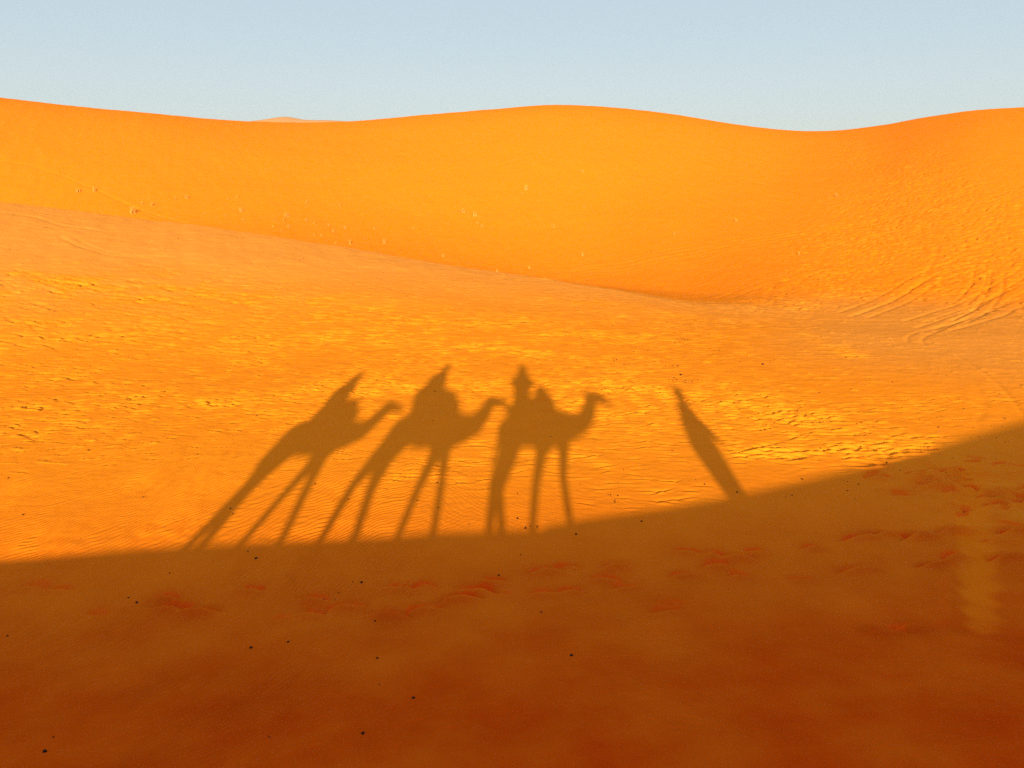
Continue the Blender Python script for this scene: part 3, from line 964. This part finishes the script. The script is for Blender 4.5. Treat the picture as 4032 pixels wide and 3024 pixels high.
make_camel('middle saddled camel whose leaning shadow has crossed front legs',
           [(-3.22, 5.32, .26), (-2.65, 5.28, .32), (-2.02, 5.32, .30)], (-2.7, 5.62, .26),
           [(-2.0, 5.32, .27), (-1.72, 5.34, .20), (-1.42, 5.40, .15), (-1.26, 5.60, .125), (-1.14, 5.82, .105), (-1.06, 6.0, .09)],
           [(-1.06, 6.01, .10), (-.86, 5.99, .085), (-.62, 5.93, .058)],
           [[(-2.03, 5.15, .20), (-1.99, 4.88, .10), (-1.85, 4.38, .06), (-1.70, 3.8, .048)], [(-2.12, 5.12, .20), (-2.20, 4.80, .10), (-2.31, 4.30, .06), (-2.40, 3.8, .048)]],
           [[(-3.22, 5.22, .24), (-3.42, 4.90, .15), (-3.72, 4.28, .07), (-3.76, 3.8, .05)], [(-3.2, 5.2, .24), (-3.32, 4.85, .15), (-3.30, 4.28, .075), (-3.09, 3.8, .05)]],
           [(-3.42, 5.36, .06), (-3.55, 5.05, .045), (-3.58, 4.82, .04)],
           [(-3.12, 5.78, .18), (-2.7, 5.86, .20), (-2.15, 5.76, .19)], (-2.28, 6.28))
make_camel('last saddled camel whose stretched shadow slants most, leftmost of the three',
           [(-5.80, 5.20, .32), (-5.4, 5.20, .38), (-4.86, 5.18, .35)], (-5.4, 5.52, .30),
           [(-4.85, 5.18, .25), (-4.55, 5.22, .18), (-4.30, 5.28, .135), (-4.16, 5.46, .11), (-4.04, 5.68, .10), (-3.96, 5.86, .09)],
           [(-3.96, 5.87, .10), (-3.80, 5.86, .08), (-3.58, 5.80, .055)],
           [[(-4.85, 5.0, .18), (-4.84, 4.75, .11), (-4.68, 4.28, .065), (-4.41, 3.8, .048)], [(-4.9, 5.0, .18), (-4.95, 4.66, .09), (-5.06, 4.2, .058), (-5.20, 3.7, .046)]],
           [[(-5.84, 5.1, .26), (-5.98, 4.70, .16), (-5.94, 4.36, .085), (-6.10, 3.7, .05)], [(-5.82, 5.1, .26), (-5.90, 4.70, .17), (-5.92, 4.25, .095), (-5.80, 3.7, .05)]],
           [(-6.06, 5.30, .06), (-6.12, 4.95, .045), (-6.06, 4.5, .05)],
           [(-5.72, 5.68, .18), (-5.4, 5.76, .20), (-4.95, 5.62, .17)], (-5.02, 6.05))


def hand(caps, wrist, aim, side, curl=.5):
    """palm, four unequal bent fingers and a thumb from its side"""
    w, d = Vector(wrist), Vector(aim).normalized()
    up = Vector((0, 0, 1))
    lat = d.cross(up)
    if lat.length < 1e-3:
        lat = Vector((1, 0, 0))
    lat.normalize()
    nrm = lat.cross(d)
    pal = w + d * .085
    for k in range(4):
        off = lat * (k - 1.5) * .019
        caps.append((w + off * .6, .016, pal + off, .012))
        L = (.070, .080, .075, .058)[k]
        a = pal + off + (d * (1 - .3 * curl) - nrm * curl * .8).normalized() * L * .5
        b = a + (d * (.6 - .6 * curl) - nrm * curl).normalized() * L * .5
        caps.append((pal + off, .009, a, .0085)); caps.append((a, .0085, b, .0075))
    tb_ = w + lat * side * .026 + d * .03
    tc_ = tb_ + (d * .6 + lat * side * .7 - nrm * .2).normalized() * .045
    caps.append((tb_, .012, tc_, .010)); caps.append((tc_, .010, tc_ + (d - nrm * .3).normalized() * .03, .008))


def make_person(name, label, hips, chest, head, arms, legs, robe, wrap, cloth, headcloth, face=(0, 1, 0)):
    rt = root(name, hips[0], label, 'person')
    caps = []
    hp, ch_, hd = Vector(P(*hips)), Vector(P(*chest)), Vector(P(*head))
    f = Vector(face).normalized()
    lat = f.cross(Vector((0, 0, 1))).normalized()
    caps.append((hp, .13, ch_, .13)); caps.append((ch_ + Vector((0, 0, .08)), .05, hd, .055))
    for s in (-1, 1):
        caps.append((ch_ + lat * s * .05, .09, ch_ + lat * s * .15, .07))
    caps.append((hd + Vector((0, 0, .03)), .088, hd + Vector((0, 0, .05)) + f * .012, .086))
    caps.append((hd - Vector((0, 0, .035)) + f * .03, .062, hd - Vector((0, 0, .05)) + f * .045, .05))      # jaw
    caps.append((hd + f * .095 + Vector((0, 0, .02)), .010, hd + f * .112 - Vector((0, 0, .012)), .014))     # nose
    caps.append((hd + f * .088 - Vector((0, 0, .045)) - lat * .018, .008, hd + f * .088 - Vector((0, 0, .045)) + lat * .018, .008))
    for s in (-1, 1):
        caps.append((hd + lat * s * .088 + Vector((0, 0, .015)), .016, hd + lat * s * .09 - Vector((0, 0, .015)), .012))
    for side, (sh, el, wr, aim, curl) in zip((-1, 1), arms):
        a, b, c = Vector(sh), Vector(el), Vector(wr)
        caps += [(a, .055, b, .043), (b, .043, c, .028)]
        hand(caps, c, aim, side, curl)
    for lg in legs:
        q = [Vector(v) for v in lg]
        caps += [(q[0], .085, q[1], .058), (q[1], .056, q[2], .04), (q[2], .04, q[3], .035)]
    blob_mesh('body', caps, M_SKIN, .0105, 2, rt)
    blob_mesh('robe', robe, cloth, .026, 5, rt)
    blob_mesh('head_wrap', wrap, headcloth, .020, 3, rt)
    for s in (-1, 1):
        blob_mesh('eye', [(hd + f * .083 + lat * s * .032 + Vector((0, 0, .02)), .011, hd + f * .085 + lat * s * .032 + Vector((0, 0, .02)), .011)], M_EYE, .006, 0, rt)
    return rt


def seated_legs(x, z):
    return [[P(x, z, s * .08), P(x + .30, z - .22, s * .36), P(x + .30, z - .68, s * .42), P(x + .46, z - .74, s * .42)] for s in (-1, 1)]


def seated_robe(x, z, cx, cz, extra):
    r = [(P(x, z), .19 * K, P(cx, cz), .165 * K, 1.0), (P(x - .03, z), .20 * K, P(x + .12, z - .05), .20 * K, 1.3)]
    for s in (-1, 1):
        r.append((P(x, z, s * .10), .12 * K, P(x + .30, z - .22, s * .37), .10 * K))
        r.append((P(x + .30, z - .22, s * .37), .10 * K, P(x + .30, z - .55, s * .42), .085 * K))
    return r + extra


# the photographer rides the leading camel and holds the phone out at chest height
PHX, PHZ = 0.0, CAM_Z
sh = lambda s: P(-.16 + s * .19, 6.62, .02)
wrL, wrR = (-.11, Y0 + .20, CAM_Z - .06), (.11, Y0 + .20, CAM_Z - .06)
elL, elR = P(-.50, 6.54, .14), P(.18, 6.52, .14)
make_person('person', 'hooded rider in a blue robe holding up a phone on the leading camel',
            (-.18, 6.02), (-.17, 6.52), (-.165, 6.84),
            [(sh(-1), elL, wrL, (.1, .45, .5), .5), (sh(1), elR, wrR, (-.1, .45, .5), .5)],
            seated_legs(-.18, 6.02),
            seated_robe(-.18, 6.0, -.17, 6.55, [(sh(-1), .10 * K, elL, .085 * K), (elL, .085 * K, (-.125, Y0 + .16, CAM_Z - .08), .055), (sh(1), .10 * K, elR, .085 * K), (elR, .085 * K, (.125, Y0 + .16, CAM_Z - .08), .055),
                                               (P(-.38, 6.62), .13 * K, P(.05, 6.62), .13 * K), (P(-.18, 5.95), .24 * K, P(-.16, 6.40), .26 * K), (P(-.17, 6.80, -.04), .15 * K, P(-.36, 6.58, .02), .15 * K), (P(-.17, 6.80, -.04), .15 * K, P(.04, 6.56, .02), .15 * K), (P(-.36, 6.56, .02), .13 * K, P(-.22, 6.30), .19 * K), (P(.04, 6.54, .02), .13 * K, P(-.10, 6.30), .19 * K)]),
            [(P(-.165, 6.86, -.02), .135 * K, P(-.165, 6.98, -.02), .125 * K), (P(-.165, 6.90, -.02), .18 * K, P(-.17, 7.13, -.03), .105 * K), (P(-.165, 6.70, -.02), .22 * K, P(-.17, 6.95, -.03), .16 * K), (P(-.17, 6.72, -.03), .15 * K, P(-.165, 6.80, -.03), .14 * K)],
            M_CLOTH_B, M_CLOTH_W)
# the phone itself, resting in both hands
bm = bmesh.new(); bmesh.ops.create_cube(bm, size=1)
for v in bm.verts: v.co = Vector((v.co.x * .152, v.co.y * .009, v.co.z * .074))
bmesh.ops.bevel(bm, geom=bm.edges[:], offset=.003, segments=2, affect='EDGES')
me = bpy.data.meshes.new('phone'); bm.to_mesh(me); bm.free(); me.materials.append(M_PHONE)
o = bpy.data.objects.new('phone', me); col.objects.link(o); o.location = (0, -.045, CAM_Z); o.rotation_euler = (-PITCH, 0, 0)
tag(o, 'thin black phone held level in the hands of the leading rider', 'phone')

make_person('person', 'rider in a wide dark cloak and pointed hood on the middle camel',
            (-2.85, 6.02), (-2.86, 6.52), (-2.80, 6.84),
            [(P(-2.9, 6.55, -.17), P(-2.65, 6.25, -.26), P(-2.38, 6.25, -.12), (1, .2, 0), .8), (P(-2.9, 6.55, .17), P(-2.65, 6.25, .26), P(-2.38, 6.25, .12), (1, -.2, 0), .8)],
            seated_legs(-2.8, 6.02),
            seated_robe(-2.85, 6.0, -2.88, 6.55, [(P(-3.0, 6.62), .13 * K, P(-2.72, 6.62), .13 * K), (P(-3.02, 6.55), .13 * K, P(-3.22, 6.22), .17 * K), (P(-3.22, 6.22), .17 * K, P(-3.15, 5.95), .18 * K),
                                                 (P(-2.85, 6.5), .16 * K, P(-2.52, 6.25), .13 * K), (P(-2.52, 6.25), .13 * K, P(-2.42, 6.02), .18 * K)]),
            [(P(-2.82, 6.84), .14 * K, P(-2.79, 6.95), .125 * K), (P(-2.79, 6.95), .12 * K, P(-2.72, 7.16), .09 * K), (P(-2.93, 6.60), .27 * K, P(-2.78, 6.95), .14 * K), (P(-2.80, 6.60), .24 * K, P(-2.78, 6.95), .14 * K)],
            M_CLOTH_D, M_CLOTH_D, (1, 0, 0))
make_person('person', 'slim rider with a narrow pointed head wrap on the last camel',
            (-5.50, 5.82), (-5.56, 6.28), (-5.55, 6.60),
            [(P(-5.6, 6.32, -.17), P(-5.42, 6.05, -.26), P(-5.2, 6.0, -.12), (1, .2, 0), .8), (P(-5.6, 6.32, .17), P(-5.42, 6.05, .26), P(-5.2, 6.0, .12), (1, -.2, 0), .8)],
            seated_legs(-5.45, 5.82),
            seated_robe(-5.50, 5.8, -5.57, 6.30, [(P(-5.72, 6.36), .16 * K, P(-5.46, 6.38), .16 * K), (P(-5.58, 6.30), .27 * K, P(-5.55, 6.66), .17 * K), (P(-5.75, 6.2), .16 * K, P(-5.66, 5.95), .24 * K), (P(-5.60, 6.3), .22 * K, P(-5.48, 5.95), .24 * K), (P(-5.6, 6.3), .12 * K, P(-5.38, 6.05), .11 * K), (P(-5.38, 6.05), .11 * K, P(-5.15, 5.92), .12 * K)]),
            [(P(-5.58, 6.52), .14 * K, P(-5.555, 6.66), .125 * K), (P(-5.555, 6.68), .12 * K, P(-5.515, 6.90), .09 * K)],
            M_CLOTH_W, M_CLOTH_B, (1, 0, 0))

gz = ground_foot(4.35)
make_person('person', 'guide in a long robe walking ahead on foot, casting the lone shadow at the right',
            (4.36, 5.16), (4.46, 5.78), (4.575, 6.17),
            [(P(4.47, 5.82, -.17), P(4.68, 5.44, -.2), P(4.78, 5.06, -.16), (.2, 0, -1), .35), (P(4.43, 5.82, .17), P(4.33, 5.4, .2), P(4.40, 5.05, .18), (.1, 0, -1), .35)],
            [[P(4.36, 5.16, -.08), P(4.24, 4.72, -.08), P(4.24, gz + .06, -.08), P(4.42, gz + .02, -.08)], [P(4.36, 5.16, .08), P(4.50, 4.72, .08), P(4.46, gz + .06, .08), P(4.64, gz + .02, .08)]],
            [(P(4.46, 5.82), .21 * K, P(4.40, 5.45), .29 * K), (P(4.40, 5.45), .29 * K, P(4.33, 4.95), .33 * K), (P(4.33, 4.95), .33 * K, P(4.33, 4.60), .28 * K), (P(4.33, 4.6), .28 * K, P(4.35, gz + .22), .21 * K),
             (P(4.48, 5.85, -.16), .085 * K, P(4.68, 5.44, -.2), .08 * K), (P(4.68, 5.44, -.2), .08 * K, P(4.77, 5.12, -.17), .07 * K), (P(4.45, 5.85, .16), .075 * K, P(4.35, 5.42, .2), .07 * K)],
            [(P(4.56, 6.12), .16 * K, P(4.58, 6.24), .15 * K), (P(4.58, 6.26), .14 * K, P(4.60, 6.36), .10 * K), (P(4.50, 5.96), .10 * K, P(4.54, 6.06), .10 * K)],
            M_CLOTH_B, M_CLOTH_W, (1, 0, 0))


def rope(a, b, sag, label):
    a, b = Vector(a), Vector(b)
    cp = []
    n = 10
    q = [a.lerp(b, i / n) - Vector((0, 0, sag * 4 * (i / n) * (1 - i / n))) for i in range(n + 1)]
    for u, v in zip(q, q[1:]):
        cp.append((u, .009, v, .009))
    o = blob_mesh('lead_rope', cp, M_ROPE, .007, 0)
    tag(o, label, 'rope')


rope(P(2.28, 5.95), P(4.42, 5.0, .18), .18, 'slack hemp lead rope from the leading camel to the guide')
rope(P(-.68, 5.90), P(-.48, 5.74, .05), .04, 'short hemp rope tying the middle camel to the leading saddle')
rope(P(-3.62, 5.76), P(-3.12, 5.70, .05), .08, 'hemp rope tying the last camel to the middle saddle')

# ------------------------------------------------------------------ light, air, camera
sun_dir = Vector((math.sin(SUN_AZ) * math.cos(SUN_EL), math.cos(SUN_AZ) * math.cos(SUN_EL), -math.sin(SUN_EL)))
L = bpy.data.lights.new('sun', 'SUN'); L.energy = 3.5; L.angle = math.radians(.66); L.color = (1.0, .985, .60)
lo = bpy.data.objects.new('sun', L); col.objects.link(lo)
lo.rotation_euler = sun_dir.to_track_quat('-Z', 'Y').to_euler()
lo.location = (0, -20, 30)

W = bpy.data.worlds.new('World'); S.world = W; W.use_nodes = True
nt = W.node_tree
bg = nt.nodes['Background']
sky = nt.nodes.new('ShaderNodeTexSky'); sky.sky_type = 'NISHITA'; sky.sun_disc = False
sky.sun_elevation = SUN_EL; sky.sun_rotation = math.pi + SUN_AZ
sky.air_density = 1.0; sky.dust_density = 2.5; sky.ozone_density = 1.0; sky.altitude = 700
# dusty air evens the sky out: compress its range, then bring its blue back
gm = nt.nodes.new('ShaderNodeGamma'); gm.inputs['Gamma'].default_value = .25
hs = nt.nodes.new('ShaderNodeHueSaturation'); hs.inputs['Saturation'].default_value = 1.9; hs.inputs['Value'].default_value = 1.38
nt.links.new(sky.outputs[0], gm.inputs['Color'])
nt.links.new(gm.outputs[0], hs.inputs['Color'])
mx = mixc(nt, .4, hs.outputs[0], (1.46, 1.86, 2.14))
nt.links.new(mx, bg.inputs['Color'])
bg.inputs['Strength'].default_value = .15

bm = bmesh.new(); bmesh.ops.create_cube(bm, size=1)
for v in bm.verts: v.co = Vector((v.co.x * 3400, v.co.y * 3400, (v.co.z + .5) * 62 - 16))
me = bpy.data.meshes.new('haze'); bm.to_mesh(me); bm.free()
hm = bpy.data.materials.new('dusty air'); hm.use_nodes = True
hn = hm.node_tree; hn.nodes.remove(hn.nodes['Principled BSDF'])
pv = hn.nodes.new('ShaderNodeVolumePrincipled'); pv.inputs['Color'].default_value = (.93, .90, .87, 1); pv.inputs['Density'].default_value = .00018
hn.links.new(pv.outputs[0], hn.nodes['Material Output'].inputs['Volume'])
me.materials.append(hm)
o = bpy.data.objects.new('haze', me); col.objects.link(o); o['kind'] = 'stuff'

cam = bpy.data.cameras.new('camera'); cam.sensor_width = 36; cam.lens = 36 * FPX / 4032; cam.clip_start = .02; cam.clip_end = 12000
co = bpy.data.objects.new('camera', cam); col.objects.link(co)
co.location = (0, 0, CAM_Z); co.rotation_euler = (math.pi / 2 - PITCH, 0, 0)
S.camera = co
S.view_settings.view_transform = 'Standard'; S.view_settings.look = 'None'
S.view_settings.exposure = 1.25
S.cycles.use_denoising = False
S.cycles.sample_clamp_indirect = 2.5
